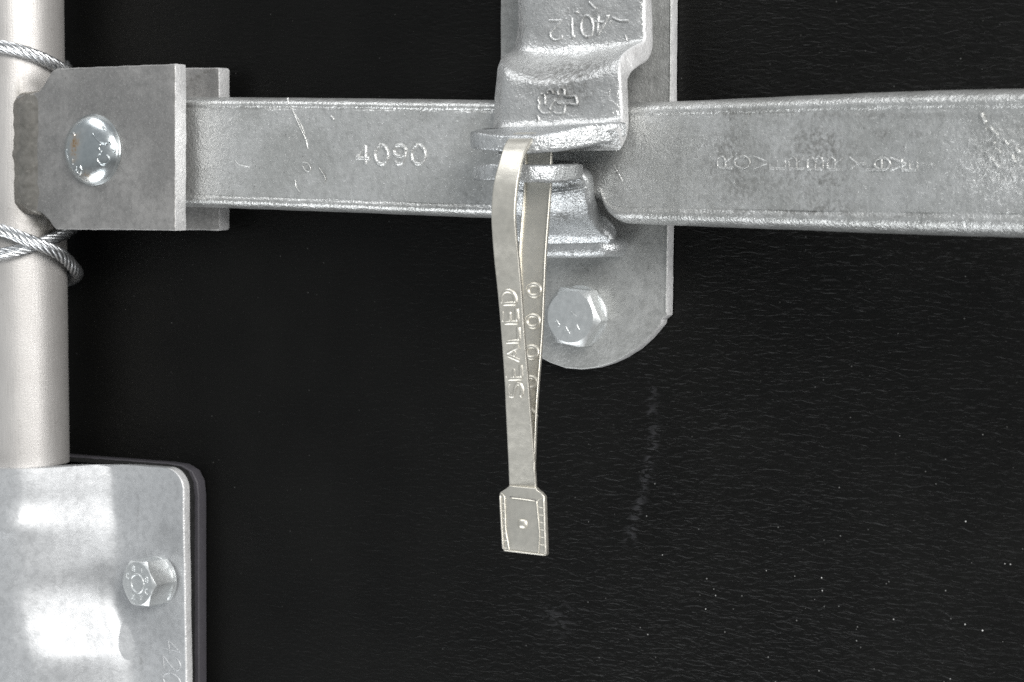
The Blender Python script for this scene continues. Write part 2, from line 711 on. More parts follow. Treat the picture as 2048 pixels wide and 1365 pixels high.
# ------------------------------------------------------------------ lock rod with its clevis
HC, RP = 150.0, 105.0
XC = None
best = 1e9
for i in range(-2200, 0):
    x = i * 1.0
    # silhouette right edge should fall on the photo's 135
    u = max(proj(Vector((x + RP * math.sin(a), -(HC + RP * math.cos(a)), zfor(x, HC, 600))))[0] for a in [math.radians(q) for q in range(60, 160, 4)])
    if abs(u - 135.5) < best:
        best, XC = abs(u - 135.5), x


def pipe_pt(al, z, r=RP):
    a = math.radians(al)
    return Vector((XC + r * math.sin(a), -(HC + r * math.cos(a)), z))


Ztop, Zbot = zfor(XC, HC, -260), zfor(XC, HC, 1750)
rod = thing('lock_rod', 'upright pale steel pipe with welded two-plate clevis at the left edge', 'lock rod', (XC, -HC, Zbot))
mb = MB()
rings = []
for i in range(120):
    z = lerp(Zbot, Ztop, i / 119)
    rings.append([pipe_pt(a, z) for a in range(0, 360, 5)])
mb.loft(rings)
pg = blobs([(60, 300, 22, 130, .35), (95, 440, 40, 40, .9), (40, 200, 10, 40, .8), (35, 330, 10, 90, .5), (120, 480, 40, 40, .6), (75, 165, 20, 12, .3)])  # weld's shadow border painted on the pipe among the grime
mb.build('pipe', M['pipe'], rod, attrs={'grime_shade': pg})


def outline(pts, h):
    return [at(u, v, h) for u, v in pts]


def sub(pts, h0, h1, r=3, n=6, mbx=None):
    """plate whose front face outline is given; its back is the same outline pushed to h1"""
    top = outline(pts, h0)
    q = []
    for i in range(len(top)):
        a, b = top[i], top[(i + 1) % len(top)]
        k = max(1, int((b - a).length / 14))
        for j in range(k):
            q.append(lerp(a, b, j / k))
    bot = [Vector((p.x, -h1, p.z)) for p in q]
    m = mbx or MB()
    m.plate(q, bot, r)
    return m


FP = [(112, 138), (200, 134), (349, 128.5), (350, 140), (350, 450), (350, 461.5), (340, 461.5), (112, 459), (105, 452), (98, 441), (80, 424), (40, 418), (34, 192), (76, 184), (86, 172), (98, 152), (104, 143)]
HF = 230.0
mb = sub(FP, HF, HF - 38, 3)
mb.wobble(1.2, .05, 3)
cg = blobs([(300, 390, 60, 60, .55), (250, 210, 70, 40, .35), (330, 250, 14, 10, .7), (328, 325, 10, 8, .9), (230, 149, 8, 5, .8), (215, 440, 3, 30, .4), (130, 220, 30, 40, .25), (290, 160, 90, 14, .3), (190, 300, 70, 84, .35)])
front_plate = mb.build('clevis_plate', M['clevis'], rod, edge=M['edge'], attrs={'grime_shade': cg})
RPp = [(120, 138), (435, 136), (438, 140), (438, 456), (435, 461), (120, 459)]
mb = sub(RPp, 82, 44, 3)
mb.wobble(1.2, .05, 9)
mb.build('clevis_plate', M['clevis'], rod, edge=M['edge'], attrs={'grime_shade': blobs([(425, 140, 8, 5, 1), (400, 440, 60, 22, .7), (420, 170, 12, 40, .5)])})  # lower blob paints the shade below the bar

# weld bead
mb = MB()
rows = []
nz = 90
for i in range(nz + 1):
    t = i / nz
    v = lerp(184, 430, t)
    endk = min(1, min(t, 1 - t) * 10) ** .5
    row = []
    wob = 3 * noise.noise(Vector((v * .018, 2, 0))) + 3 * noise.noise(Vector((v * .05, 7, 0)))
    al0 = 38 + wob * .6 + (1 - endk) * 16
    z = zfor(XC + 60, 225, v)
    a = pipe_pt(al0, z, RP - 1)
    uu = 82 + 3 * noise.noise(Vector((v * .04, 5, 1)))
    b = at(uu, v, HF - 2)
    b.z = z
    for k in range(15):
        s = k / 14
        p = lerp(a, b, s)
        bulge = math.sin(math.pi * s) ** 1.4 * (11 + 2.5 * noise.noise(Vector((v * .04, s * 2, 3)))) * endk
        ph = (v + 26 * (abs(s - .55) * 2) ** 1.6 + 5 * noise.noise(Vector((v * .05, 3, 3)))) * .21
        bulge += math.sin(math.pi * s) * (.9 * math.sin(ph) + .6 * noise.noise(Vector((v * .10, s * 4, 9)))) * endk
        row.append(p + Vector((.25, -.97, 0)) * bulge)
    rows.append(row)
mb.grid(rows)
mb.build('weld_bead', M['weld'], rod, recalc=False, sharp=80)
# round head bolt of the clevis
BC = at(188, 300.5, HF)
RB, HB = 73.0, 30.0
SR = (RB * RB + HB * HB) / (2 * HB)


def domeH(x, z):
    d2 = (x - BC.x) ** 2 + (z - BC.z) ** 2
    q = min(1.0, math.sqrt(d2) / RB)
    return HF + 5 + HB * (1 - q ** 2.5) ** .62


mb = MB()
rings = []
for k in range(1, 25):
    r = RB * math.sin(math.pi / 2 * k / 24)
    h = domeH(BC.x + r, BC.z)
    rings.append([Vector((BC.x + r * math.cos(a), -h, BC.z + r * math.sin(a))) for a in [2 * math.pi * q / 64 for q in range(64)]])
for dr, dh in ((1.4, 4.0), (1.8, 2.5), (1.4, 1), (0, -1)):
    rings.append([Vector((BC.x + (RB + dr) * math.cos(a), -(HF + dh), BC.z + (RB + dr) * math.sin(a))) for a in [2 * math.pi * q / 64 for q in range(64)]])
mb.loft(rings)


def dome_n(p):
    return (p - Vector((BC.x, -(HF + 5 - (SR - HB)), BC.z))).normalized()


def domeS(u, v):
    return drop(u, v, domeH, HF + 20)


S7 = 1 / 8.53

def dz(pts):
    return [domeS(120 + a * S7, 220 + b * S7) for a, b in pts]


for pl in ([(560, 400), (620, 490), (690, 560), (760, 575)], [(720, 280), (770, 350)], [(700, 590), (665, 640), (680, 690), (720, 720)], [(760, 590), (810, 575), (850, 530), (865, 600)],
           [(690, 760), (640, 790), (635, 850), (690, 915), (760, 935), (820, 900), (840, 840), (800, 770)], [(160, 400), (240, 400), (245, 450)],
           [(290, 970), (285, 1050), (340, 1110), (370, 1040), (340, 960)], [(130, 690), (105, 700), (150, 890)], [(215, 840), (225, 930)], [(900, 700), (950, 720)]):
    pp = smooth(pl, 4)
    mb.bead(dz(pp), 2.6, 2.6, dome_n)
mb.build('bolt_head', M['dome'], rod, attrs={'grime_shade': blobs([(148, 300, 8, 26, 1.0), (152, 282, 9, 10, .7), (172, 352, 12, 10, .8), (160, 265, 12, 14, .15)])}, sharp=60)

# ------------------------------------------------------------------ wire rope round the rod
mb = MB()
CT = [(-100, 92, 0), (-40, 86, 0), (13, 90, 0), (40, 98, 0), (69, 117, 0), (97, 139, 0), (125, 150, 0), (150, 146, 0), (180, 140, 2), (270, 300, 4), (330, 425, 2), (373, 453, 2), (395, 466, 10), (417, 487, 24), (436, 504, 22), (455, 521, 10), (480, 542, 6), (540, 562, 4), (630, 540, 2), (690, 520, 0), (733, 511, 0), (755, 505, 0), (775, 495, 0), (796, 480, 2), (815, 468, 2), (835, 455, 2)]
center = []
for al, v, dr in smooth(CT, 14):
    p = pipe_pt(al, 0, RP + 15.5 + dr)
    p.z = zfor(p.x, -p.y, v)
    center.append(p)
# even spacing
L = [0]
for i in range(1, len(center)):
    L.append(L[-1] + (center[i] - center[i - 1]).length)
even = []
q = 0
step = 4.0
for k in range(int(L[-1] / step)):
    s = k * step
    while L[q + 1] < s:
        q += 1
    even.append(lerp(center[q], center[q + 1], (s - L[q]) / (L[q + 1] - L[q])))
prev = None
frames = []
for i, p in enumerate(even):
    t = (even[min(i + 1, len(even) - 1)] - even[max(0, i - 1)]).normalized()
    a = t.orthogonal().normalized() if prev is None else (prev - t * prev.dot(t)).normalized()
    prev = a
    frames.append((p, a, t.cross(a)))
mb.tube([f[0] for f in frames], 7.0, 6)
for s in range(7):
    ph = 2 * math.pi * s / 7
    path = []
    for i, (p, a, b) in enumerate(frames):
        th = ph + i * step / 125.0 * 2 * math.pi
        path.append(p + a * (9.6 * math.cos(th)) + b * (9.6 * math.sin(th)))
    mb.tube(path, 4.6, 7)
rope = mb.build('wire_rope', M['wire'], None, loc=even[0], sharp=60)
tag(rope, 'twisted galvanised wire rope looped around the pale upright pipe', 'wire rope')

# ------------------------------------------------------------------ saddle bracket low on the left
PADH, ST = 50.0, 24.0
FL = PADH + 2 + ST
br_root = at(300, 1365, 0)
bracket = thing('pipe_guide_bracket', 'shiny bulged sheet metal bracket bolted over the bottom of the pipe', 'bracket', br_root)
zt = at(300, 934, FL).z
prof = [(0, 281), (40, 275), (70, 262), (95, 243), (125, 205), (155, 152), (178, 112), (196, 88), (212, 79), (232, FL + .5), (260, FL), (2000, FL)]


def footk(z):
    v = proj(Vector((XC + 200, -FL, z)))[1]
    tab = [(900, -6), (960, 0), (1000, 2), (1060, 12), (1120, 12), (1170, 4), (1210, 8), (1250, 28), (1300, 50), (1365, 60), (1500, 62)]
    return table(tab, v)[0]


BUMPS = [(70, 1045, 60, 28, 8), (165, 1315, 50, 38, 9), (205, 1150, 34, 60, -16), (120, 1180, 60, 60, -5), (215, 1245, 30, 26, 8), (20, 1000, 60, 25, -4), (200, 1000, 40, 40, 4), (110, 1400, 90, 50, -6)]
BW = []
for u, v, ru, rv, k in BUMPS:
    p = at(u, v, 200)
    BW.append((p.x, p.z, ru / .75, rv / .92, k))


def saddleH(x, z):
    d = abs(x - XC)
    f = footk(z)
    d = d * 205.0 / (205.0 + f)
    h = table(prof, d)[0]
    fl = sst(FL + 2, FL + 60, h)
    for bx, bz, rx, rz, k in BW:
        q = ((x - bx) / rx) ** 2 + ((z - bz) / rz) ** 2
        if q < 7:
            h += k * math.exp(-q) * fl
    h += 2.2 * noise.noise(Vector((x * .012, z * .012, 0))) * fl + .8 * noise.noise(Vector((x * .02, z * .02, 4)))
    return h


xr0 = at(368, 1100, FL).x
xl = XC - 420
CRN = 46.0
rows = []
zb = zfor(XC, 200, 1640)
nr = 190
for i in range(nr + 1):
    t = i / nr
    t = t ** 1.6
    z = lerp(zt, zb, t)
    dz_ = zt - z
    xr = xr0 + (at(373, 1365, FL).x - xr0) * sst(0, 600, dz_)
    if dz_ < CRN:
        xr -= CRN - math.sqrt(max(0, CRN ** 2 - (CRN - dz_) ** 2)) * 1.0
        xr = max(xr, xr0 - CRN + 2)
    row = []
    for j in range(231):
        x = lerp(xl, xr, j / 230)
        row.append(Vector((x, -saddleH(x, z), z)))
    rows.append(row)
mb = MB()
mb.slab(rows, ST, 4)


def sadS(u, v):
    return drop(u, v, saddleH, FL)


for ch, v0, hgt in (('4', 1276, 25), ('2', 1307, 28), ('0', 1341, 30)):
    glyph(mb, ch, (325, v0 + 2), (3, hgt), (34, 8), sadS, 2.0, 1.3)
sg = blobs([(275, 1030, 2.5, 30, .8), (350, 985, 8, 20, .5), (282, 1320, 4, 28, .8), (340, 1240, 20, 40, .15), (295, 1215, 26, 10, .35)])
mb.build('saddle_sheet', M['saddle'], bracket, edge=M['edge'], attrs={'grime_shade': sg}, sharp=50)
mb = MB()
PP = [(-300, 880), (100, 908.5), (335, 926), (364, 930.5), (384, 943), (394, 964), (397, 992), (397, 1100), (398, 1500), (-300, 1500)]
mb = sub(PP, 30, 1, 3)
mb.build('backing_pad', M['pad'], bracket)
PG = [(-300, 886), (100, 914), (325, 930), (350, 934), (366, 944), (376, 965), (379, 995), (379, 1100), (380, 1500), (-300, 1500)]
mb = sub(PG, PADH, 30.5, 2)
mb.wobble(1.5, .05, 77)
mb.build('rubber_gasket', M['rubber'], bracket)


def hexbolt(mb, c, ax, R, H, ang, rc, ch=8, washer=None):
    """hexagon head standing on c along ax"""
    ax = ax.normalized()
    ex = Vector((1, 0, 0))
    ex = (ex - ax * ex.dot(ax)).normalized()
    ey = ex.cross(ax)
    if ey.z < 0:
        ey = -ey
    n = 60
    rings = []

    def hexr(a):
        q = (math.degrees(a) - ang) % 60
        return R * math.cos(math.radians(30)) / math.cos(math.radians(q - 30))
    for f in ('b', 's', 'c', 't', 'i', 'j'):
        ring = []
        for k in range(n):
            a = math.radians(ang) + 2 * math.pi * k / n
            r = hexr(a)
            ap = R * math.cos(math.radians(30))
            if f == 'b':
                rr, hh = r, 0
            elif f == 's':
                rr, hh = r, H - ch * (max(0, r - rc) / (R - rc)) - .5
            elif f == 'c':
                rr, hh = r - 1.2, H - ch * (max(0, r - rc) / (R - rc)) + .8
            elif f == 't':
                rr, hh = rc, H
            elif f == 'i':
                rr, hh = rc - 3, H + .6
            else:
                rr, hh = 2, H + .4
            ring.append(c + ax * hh + ex * (rr * math.cos(a)) + ey * (rr * math.sin(a)))
        rings.append(ring)
    mb.loft(rings)
    if washer:
        ring = []
        wr, wh = washer
        for rr, hh in ((wr, -4), (wr, wh - 1.5), (wr - 1.5, wh), (2, wh)):
            ring.append([c + ax * hh + ex * (rr * math.cos(2 * math.pi * k / 48)) + ey * (rr * math.sin(2 * math.pi * k / 48)) for k in range(48)])
        mb.loft(ring)
    return ex, ey


mb = MB()
cb = at(318, 1160, FL + 2)
axb = Vector((-.16, -1, .0))
ex, ey = hexbolt(mb, cb, axb, 55, 62, 2, 46, 6, washer=(52, 7))
axn = axb.normalized()
top = cb + axn * 62.6
mb.bead([top + ex * (20 * math.cos(a)) + ey * (20 * math.sin(a)) for a in [2 * math.pi * k / 20 for k in range(20)]], 3, 2, axn, closed=True)
for k, ch in enumerate(('8', 'I', '8', 'C', 'T', 'X', 'I', 'C')):
    a = math.radians(110 - 45 * k)
    o = top + ex * (33 * math.cos(a)) + ey * (33 * math.sin(a))
    for pl in GL[ch]:
        mb.bead([o + ex * ((p - .5) * 9) + ey * ((r - .5) * 11) for p, r in pl], 1.7, 1.5, axn)
mb.build('hex_bolt', M['bolt'], bracket, attrs={'grime_shade': lambda p: 0.0}, sharp=22)

# ------------------------------------------------------------------ lock handle bar
HB0 = [(90, 193.5, 405, 172), (375, 195, 414.5, 172), (700, 197.5, 426, 172), (985, 201, 437, 172), (1140, 204, 443, 173), (1200, 205, 446, 176), (1250, 205.2, 448, 186), (1300, 204.5, 450, 202), (1360, 202.5, 452.5, 222), (1500, 196.5, 457.5, 264), (1600, 192, 461, 296), (1700, 187.5, 465.5, 330), (1850, 182, 470.5, 382), (2048, 178, 476, 450), (2180, 175, 480, 495), (2400, 171, 486, 570)]


def barh(u):
    return table(HB0, u)[2]


def barwid(u):
    return table([(90, 20), (985, 21), (1240, 26), (1500, 30), (2048, 38), (2400, 38)], u)[0]


TB = 74.0


def lumpf(u, v):
    s = 0
    s += 1.0 * math.exp(-((u - 2000) / 70) ** 2 - ((v - 330) / 70) ** 2)
    s += .55 * math.exp(-((u - 1390) / 80) ** 2 - ((v - 290) / 26) ** 2)
    s += .5 * math.exp(-((u - 1300) / 30) ** 2 - ((v - 240) / 30) ** 2)
    s += .30 * math.exp(-((u - 570) / 60) ** 2 - ((v - 250) / 50) ** 2)
    s += .22 * sst(1600, 1900, u)
    return min(1, s)


us = [90 + 5.5 * i for i in range(int((2400 - 90) / 5.5) + 1)]
rings = []
for u in us:
    vt, vb, h = table(HB0, u)
    bw = barwid(u)
    if 1040 < u < 1246:
        dx = max(0.0, min(1.0, (1246 - u) / 44)) if u > 1100 else sst(1040, 1070, u)
        vb -= 42 * (1 - math.sqrt(max(0.0, 1 - dx * dx)))
    # sharpen the step of the bend just right of the keeper
    h += 11 * math.exp(-((u - 1238) / 42) ** 2)
    ring = []
    fr = [(0, .42), (.12, .25), (.3, .10), (.5, .03), (.7, .0), (.88, .002), (1.0, .03), (1.12, .038)]
    pts = []
    for a, d in fr:
        pts.append((vt + bw * a, d * TB))
    v0, v1 = vt + bw * 1.2, vb - bw * 1.28
    for k in range(44):
        v = lerp(v0, v1, k / 43)
        lu = lumpf(u, v)
        d = .030 * TB
        d -= 3.2 * lu * noise.noise(Vector((u * .075, v * .075, 1))) + 1.5 * lu * noise.noise(Vector((u * .16, v * .16, 5)))
        d -= 2.6 * noise.noise(Vector((u * .010, v * .013, 2)))
        pts.append((v, d))
    for a, d in reversed(fr):
        pts.append((vb - bw * a * 1.15, d * TB * 1.05))
    zt_, zb_ = at(u, vt, h - .42 * TB), at(u, vb, h - .44 * TB)
    x0 = at(u, (vt + vb) / 2, h).x
    for v, d in pts:
        f = (v - vt) / (vb - vt)
        wz = 1.0 * noise.noise(Vector((u * .02, f * 9, 0)))
        p = Vector((x0, -(h - d) + wz * .6, lerp(zt_.z, zb_.z, f) + wz * .5))
        ring.append(p)
    bk = h - TB
    for f, d in ((.995, .72), (.97, .93), (.90, 1), (.5, 1), (.10, 1), (.03, .93), (.005, .72)):
        ring.append(Vector((x0, -(h - d * TB), lerp(zt_.z, zb_.z, f))))
    rings.append(ring)
mb = MB()
mb.loft(rings)


def barS(u, v):
    # panel surface: solve for the station whose own x matches
    return at(u, v, barh(u) + 11 * math.exp(-((u - 1238) / 42) ** 2) - .03 * TB)


for ch, u0, wd_ in (('4', 711, 27), ('0', 750, 26), ('9', 786, 27), ('0', 823, 28)):
    glyph(mb, ch, (u0, 328), (wd_, 1.5), (0, -38), barS, 4.4, 4.4)
nb = Vector((-.22, -.97, 0))
for ch, u0 in (('R', 1434), ('O', 1468), ('V', 1506), ('E', 1539), ('R', 1577), ('B', 1614), ('R', 1654), ('Y', 1698), ('L', 1731), ('O', 1748), ('V', 1780), ('E', 1803), ('I', 1838)):
    wv = 24 if ch != 'I' else 24
    uu = u0 + 30
    sl = (uu - 1434) * .012
    # letters lie on their backs: reading direction up the bar, tops towards the left
    glyph(mb, ch, (u0 + 31, 336 + sl), (0, -24), (-31, 0), barS, 2.4, 1.15 if u0 < 1690 else .9, nb)
for pl, wd_, ht_ in (([(575, 196), (578, 212), (586, 222), (598, 250), (612, 280), (615, 298)], 2.0, 2.2), ([(592, 232), (603, 252), (609, 268)], 1.6, 1.6), ([(604, 325), (616, 328), (621, 340), (612, 343), (605, 333)], 1.5, 1.2),
                     ([(637, 335), (650, 355), (648, 366)], 1.2, 1.2), ([(590, 360), (592, 375), (600, 385)], 1.4, 1.3), ([(662, 232), (668, 240)], 3, 2.5), ([(470, 320), (478, 330), (500, 335)], 1.6, 1.5),
                     ([(1231, 290), (1233, 305)], 1.5, 2), ([(1225, 325), (1232, 338), (1240, 352), (1246, 364)], 2.2, 2.6), ([(1315, 262), (1316, 300)], 1.5, -1.5),
                     ([(1962, 226), (1966, 238), (1972, 246)], 4, 3.5), ([(1980, 254), (1988, 264), (1996, 270)], 3.5, 3), ([(2006, 280), (2018, 290)], 4, 3.5), ([(1974, 256), (1970, 262)], 3, 3), ([(2030, 296), (2040, 306)], 4, 3.5), ([(1995, 300), (2002, 306)], 3, 3), ([(1985, 290), (1990, 284)], 3, 3), ([(1500, 218), (1492, 245), (1478, 268)], 1.5, 1.2), ([(2024, 310), (2030, 326)], 4, 3), ([(1990, 328), (1998, 334)], 3, 3)):
    mb.bead([barS(a, b) for a, b in smooth(pl, 4)], wd_, ht_)
random.seed(5)
bgm = [(700, 214, 330, 4, 0.49), (500, 216, 60, 4, 0.54), (460, 402, 120, 3.5, 0.81), (760, 410, 120, 3.5, 0.45), (900, 412, 120, 6, 0.54), (950, 390, 40, 26, 0.54), (960, 245, 30, 50, 0.41), (1480, 223, 60, 8, 0.86), (1640, 228, 160, 8, 0.49), (1850, 232, 170, 7, 0.45),
       (1500, 425, 150, 6, 0.90), (1660, 418, 50, 18, 0.72), (1800, 432, 120, 5, 0.72), (1470, 300, 26, 70, 0.49), (1640, 285, 40, 36, 0.81), (1660, 340, 90, 60, 0.32), (1650, 365, 30, 8, 0.54), (1765, 270, 16, 12, 0.81), (1830, 268, 22, 7, 0.81), (1420, 340, 14, 20, 0.72), (1440, 285, 20, 30, 0.45), (1560, 330, 200, 120, 0.5), (1480, 380, 60, 40, 0.3), (612, 335, 8, 6, 0.45), (1205, 320, 26, 40, 0.45), (1200, 420, 22, 30, 0.54), (2040, 258, 10, 12, 0.72)]  # includes painted shade beside the hook and beneath the cover lip
bar = mb.build('handle_bar', M['galv_bar'], None, loc=at(985, 437, 130), attrs={'grime_shade': blobs(bgm), 'lump': lambda p: .12 + .88 * lumpf(*proj(p))}, sharp=45)
tag(bar, 'long horizontal galvanised lock handle bar stamped 4090', 'handle bar')

# ------------------------------------------------------------------ keeper: plate, catch hook, hinged cover
kp = at(1165, 600, 0)
keeper = thing('handle_keeper', 'upright galvanised latch keeper holding the handle bar to the door', 'latch', kp)
KP = [(1003, -260), (1349, -260), (1343, 0), (1341, 200), (1335, 480), (1333, 631), (1322, 640), (1321, 648), (1312, 660), (1295, 679), (1272, 699), (1246, 716), (1220, 728), (1190, 737), (1162, 740), (1130, 737), (1100, 727), (1075, 713), (1050, 694), (1028, 668), (1010, 635), (999, 590), (996, 540), (999, 300)]
mb = sub(KP, 30, 1, 3)
mb.wobble(1.0, .04, 21)
# rolled burr along the right rim
mb.bead([at(a, b, 30) for a, b in smooth([(1341.5, -200), (1341, 0), (1339.5, 200), (1333.5, 480), (1331, 626)], 12)], 2.2, 1.6)
mb.bead([at(a, b, 30) for a, b in smooth([(1160, 527), (1170, 537), (1185, 543)], 4)], 1.2, .9)
kg = blobs([(1017, 60, 12, 60, .8), (1017, 10, 14, 16, .8), (1290, 170, 40, 26, .7), (1290, 120, 30, 30, .5), (1150, 705, 60, 12, .5), (1248, 612, 3, 7, 1), (1180, 540, 60, 20, .35), (1290, 560, 40, 60, .3), (1230, 480, 14, 40, .5), (1110, 560, 30, 24, .4), (1100, 690, 30, 20, .5)])
mb.build('back_plate', M['plate'], keeper, edge=M['edge'], attrs={'grime_shade': kg, 'lump': blobs([(1150, 712, 60, 12, .35), (1300, 670, 20, 20, .3), (1330, 300, 20, 300, .1)])})

# hex bolt on the plate
mb = MB()
cbk = at(1160, 632.5, 33)
hexbolt(mb, cbk, Vector((0, -1, 0)), 63, 40, -6, 50, 9, washer=(60, 5))
fh = 33 + 40.6
def bs_(u, v):
    return at(u, v, fh)
q7 = 1 / 9.75
for pl in ([(600, 620), (650, 665), (710, 710)], [(320, 780), (345, 820), (380, 880)], [(290, 810), (320, 800)], [(500, 910), (525, 960), (580, 1060)], [(480, 1000), (540, 950)], [(540, 1010), (600, 1020)], [(715, 870), (740, 930), (765, 975)], [(350, 905), (380, 900)], [(700, 885), (730, 870)]):
    mb.bead([bs_(1080 + a * q7, 560 + b * q7) for a, b in pl], 1.5, 1.2)
mb.build('hex_bolt', M['bolt'], keeper, attrs={'grime_shade': lambda p: 0.0}, sharp=20)

# catch hook
CR = [(490, 1016, 1224, 106), (482, 1015, 1226, 112), (474, 1014, 1219, 117), (466, 1013, 1208, 127), (457, 1012, 1199, 142), (447, 1010, 1192, 163), (433, 1008, 1186, 187), (415, 1007, 1181, 204), (392, 1007, 1178, 216), (372, 1007, 1176, 224), (356, 1008, 1171, 230), (343, 1010, 1160, 235), (334, 1012, 1148, 238)]
rows = []
for v, ul, ur, h in smooth(CR, 6):
    rows.append([at(lerp(ul, ur, j / 30), v, h - 3 * (abs(j / 30 - .5) * 2) ** 4) for j in range(31)])
mb = MB()
mb.slab(rows, 36, 9, Vector((0, -1, -.15)))
# bull-nosed foot along the bottom
rings = []
xa, xb = at(1010, 495, 66).x, at(1248, 495, 66).x
zc = at(1150, 494.5, 62).z
for k in range(40):
    t = k / 39
    x = xb - (xb - xa) * t ** 1.7
    e = min(1.0, (xb - x) / 34)
    e = math.sqrt(max(0.0, 1 - (1 - e) ** 2)) * .97 + .03
    ring = []
    for q in range(36):
        a = 2 * math.pi * q / 36
        ca, sa = math.cos(a), math.sin(a)
        ring.append(Vector((x, -(64 + 47 * e * math.copysign(abs(ca) ** (.8 if sa > 0 else .4), ca)), zc + 1.5 * math.sin(x * .03) + 20 * e * math.copysign(abs(sa) ** .8, sa))))
    rings.append(ring)
mb.loft(rings)
mb.bead([at(a, b, 226) for a, b in smooth([(1040, 384), (1100, 386), (1130, 384), (1160, 379), (1172, 374)], 6)], 3.5, 4.5)
mb.wobble(1.6, .03, 31)
hg = blobs([(1122, 434, 16, 10, 1), (1140, 430, 30, 22, .4), (1055, 425, 8, 20, .5), (1130, 505, 60, 8, .4)])
hook = mb.build('catch_hook', M['galv_hook'], keeper, attrs={'grime_shade': hg, 'lump': lambda p: .12}, sharp=60)
TL = [(1165, 329, 358, 236), (1150, 328, 362, 290), (1131, 328.5, 364.5, 320), (1106, 330, 366, 348), (1080, 330, 366, 364), (1050, 329, 365, 374), (1005, 329, 363, 376), (962, 329, 362, 362), (947, 330, 361, 332), (950, 332, 361, 290), (985, 335, 360, 230)]


def tongue(tab, seed, r=5, n=8):
    pts = smooth(tab, n)
    # close along the hidden back
    a, b = pts[-1], pts[0]
    for k in range(1, 14):
        t = k / 14
        pts.append(tuple(lerp(a[c], b[c], t) for c in range(4)))
    m = MB()
    top = [at(u, vt, h) for u, vt, vb, h in pts]
    bot = []
    for u, vt, vb, h in pts:
        p = at(u, vt, h)
        p.z = zfor(p.x, h, vb)
        bot.append(p)
    m.plate(top, bot, r, 4)
    m.wobble(1.8, .03, seed)
    m.wobble(.7, .12, seed + 3)
    return m


mb = tongue(TL, 41)
mb.build('seal_tongue', M['galv_hook'], hook, attrs={'grime_shade': blobs([(1050, 348, 12, 22, .8), (960, 345, 30, 30, .35)]), 'lump': lambda p: .2}, sharp=50)

# hinged cover
CV = [(-200, 1034, -200, 1291, 135, 0), (-40, 1034, -40, 1291, 135, 0), (40, 1033, 40, 1290, 135, 0), (75, 1031, 70, 1290, 136, 3), (96, 1025, 82, 1288, 140, 8), (105, 1016, 88, 1277, 156, 20), (112, 1005, 96, 1261, 186, 28), (122, 998, 108, 1247, 212, 31), (138, 992, 126, 1241, 229, 28), (164, 990, 150, 1240, 237, 14), (195, 987, 185, 1242, 237, 3), (235, 985, 225, 1245, 238, 0), (252, 984, 241, 1245, 243, 0), (264, 980, 252, 1242, 256, 0), (272, 974, 260, 1236, 276, 0)]
rows = []
for vl, ul, vr, ur, h, sag in smooth(CV, 7):
    row = []
    for j in range(51):
        s = j / 50
        g = 4 * s * (1 - s)
        # edge of the sheet rolls back a little on its left flank
        hh = h - 26 * math.exp(-(s / .045) ** 1.4) - 2 * math.exp(-((1 - s) / .05) ** 2)
        hh += 3 * noise.noise(Vector((s * 4, vl * .02, 7)))
        row.append(at(lerp(ul, ur, s), lerp(vl, vr, s) + sag * g * (1.15 - .3 * s), hh))
    rows.append(row)
mb = MB()
mb.slab(rows, 38, 6)


def coverS(hh):
    return lambda u, v: at(u, v, hh)


# 4012 stands on its head: reading direction right to left
s11 = 1 / 11.378
for ch, o, ex_, ey_ in (('4', (1212, 33), (-20, -1), (-2, 38)), ('0', (1187, 32), (-25, -1), (0, 42)), ('1', (1151, 37), (-14, 0), (1, 42)), ('2', (1127, 42), (-28, 0), (0, 40))):
    glyph(mb, ch, o, ex_, ey_, coverS(135), 3.5, 3.4)
# embossed four-lobed emblem: plain outline as it looks
z17 = 1 / 17.07


def em(pts, close=False, wd=3.0, ht=3.8):
    pp = smooth([(1060 + a * z17, 170 + b * z17) for a, b in pts], 5, close)
    mb.bead([at(a, b, 238) for a, b in pp], wd, ht)


em([(420, 280), (330, 370), (280, 520), (320, 650), (285, 760), (340, 890), (450, 980), (600, 985), (700, 930)])
em([(500, 310), (520, 480), (510, 720)])
em([(680, 870), (690, 750), (760, 620), (860, 500)])
em([(820, 900), (900, 980), (1040, 980), (1160, 940), (1180, 800), (1220, 660), (1350, 630), (1500, 660), (1600, 640), (1590, 480), (1530, 380), (1380, 390), (1220, 400)])
em([(980, 360), (950, 250), (990, 140), (1090, 110), (1170, 180), (1170, 380)])
em([(600, 320), (600, 220), (690, 180), (770, 230), (790, 320)])
em([(900, 560), (980, 640), (1060, 640)], wd=2.2, ht=2)
for pts, hh, wd_, ht_ in (([(1074, 232), (1078, 240), (1073, 246)], 238, 4, 4), ([(1178, 3), (1186, 12), (1192, 18)], 135, 3, 3.5), ([(1150, 28), (1158, 24)], 135, 4, 3.5), ([(1206, 48), (1212, 42), (1216, 30)], 135, 4, 3.5), ([(1225, 36), (1240, 42), (1258, 42)], 135, 3, 3), ([(1222, 42), (1215, 52)], 135, 2, 2.5), ([(1250, 70), (1254, 82)], 136, 1.8, 2), ([(1220, 180), (1217, 192)], 238, 1.6, 1.8), ([(1215, 95), (1219, 85)], 138, 2, 2)):
    mb.bead([at(a, b, hh) for a, b in smooth(pts, 4)], wd_, ht_)
mb.wobble(1.6, .02, 51)
vg = blobs([(1120, 140, 80, 16, 0.73), (1180, 130, 50, 18, 0.65), (1110, 175, 60, 28, 0.57), (1120, 200, 36, 22, 0.61), (1165, 165, 40, 34, 0.49), (1175, 195, 12, 14, 0.49), (1060, 160, 40, 10, 0.28), (1075, 238, 8, 10, 0.41), (1150, 20, 50, 14, 0.28), (1195, 20, 16, 16, 0.32)])
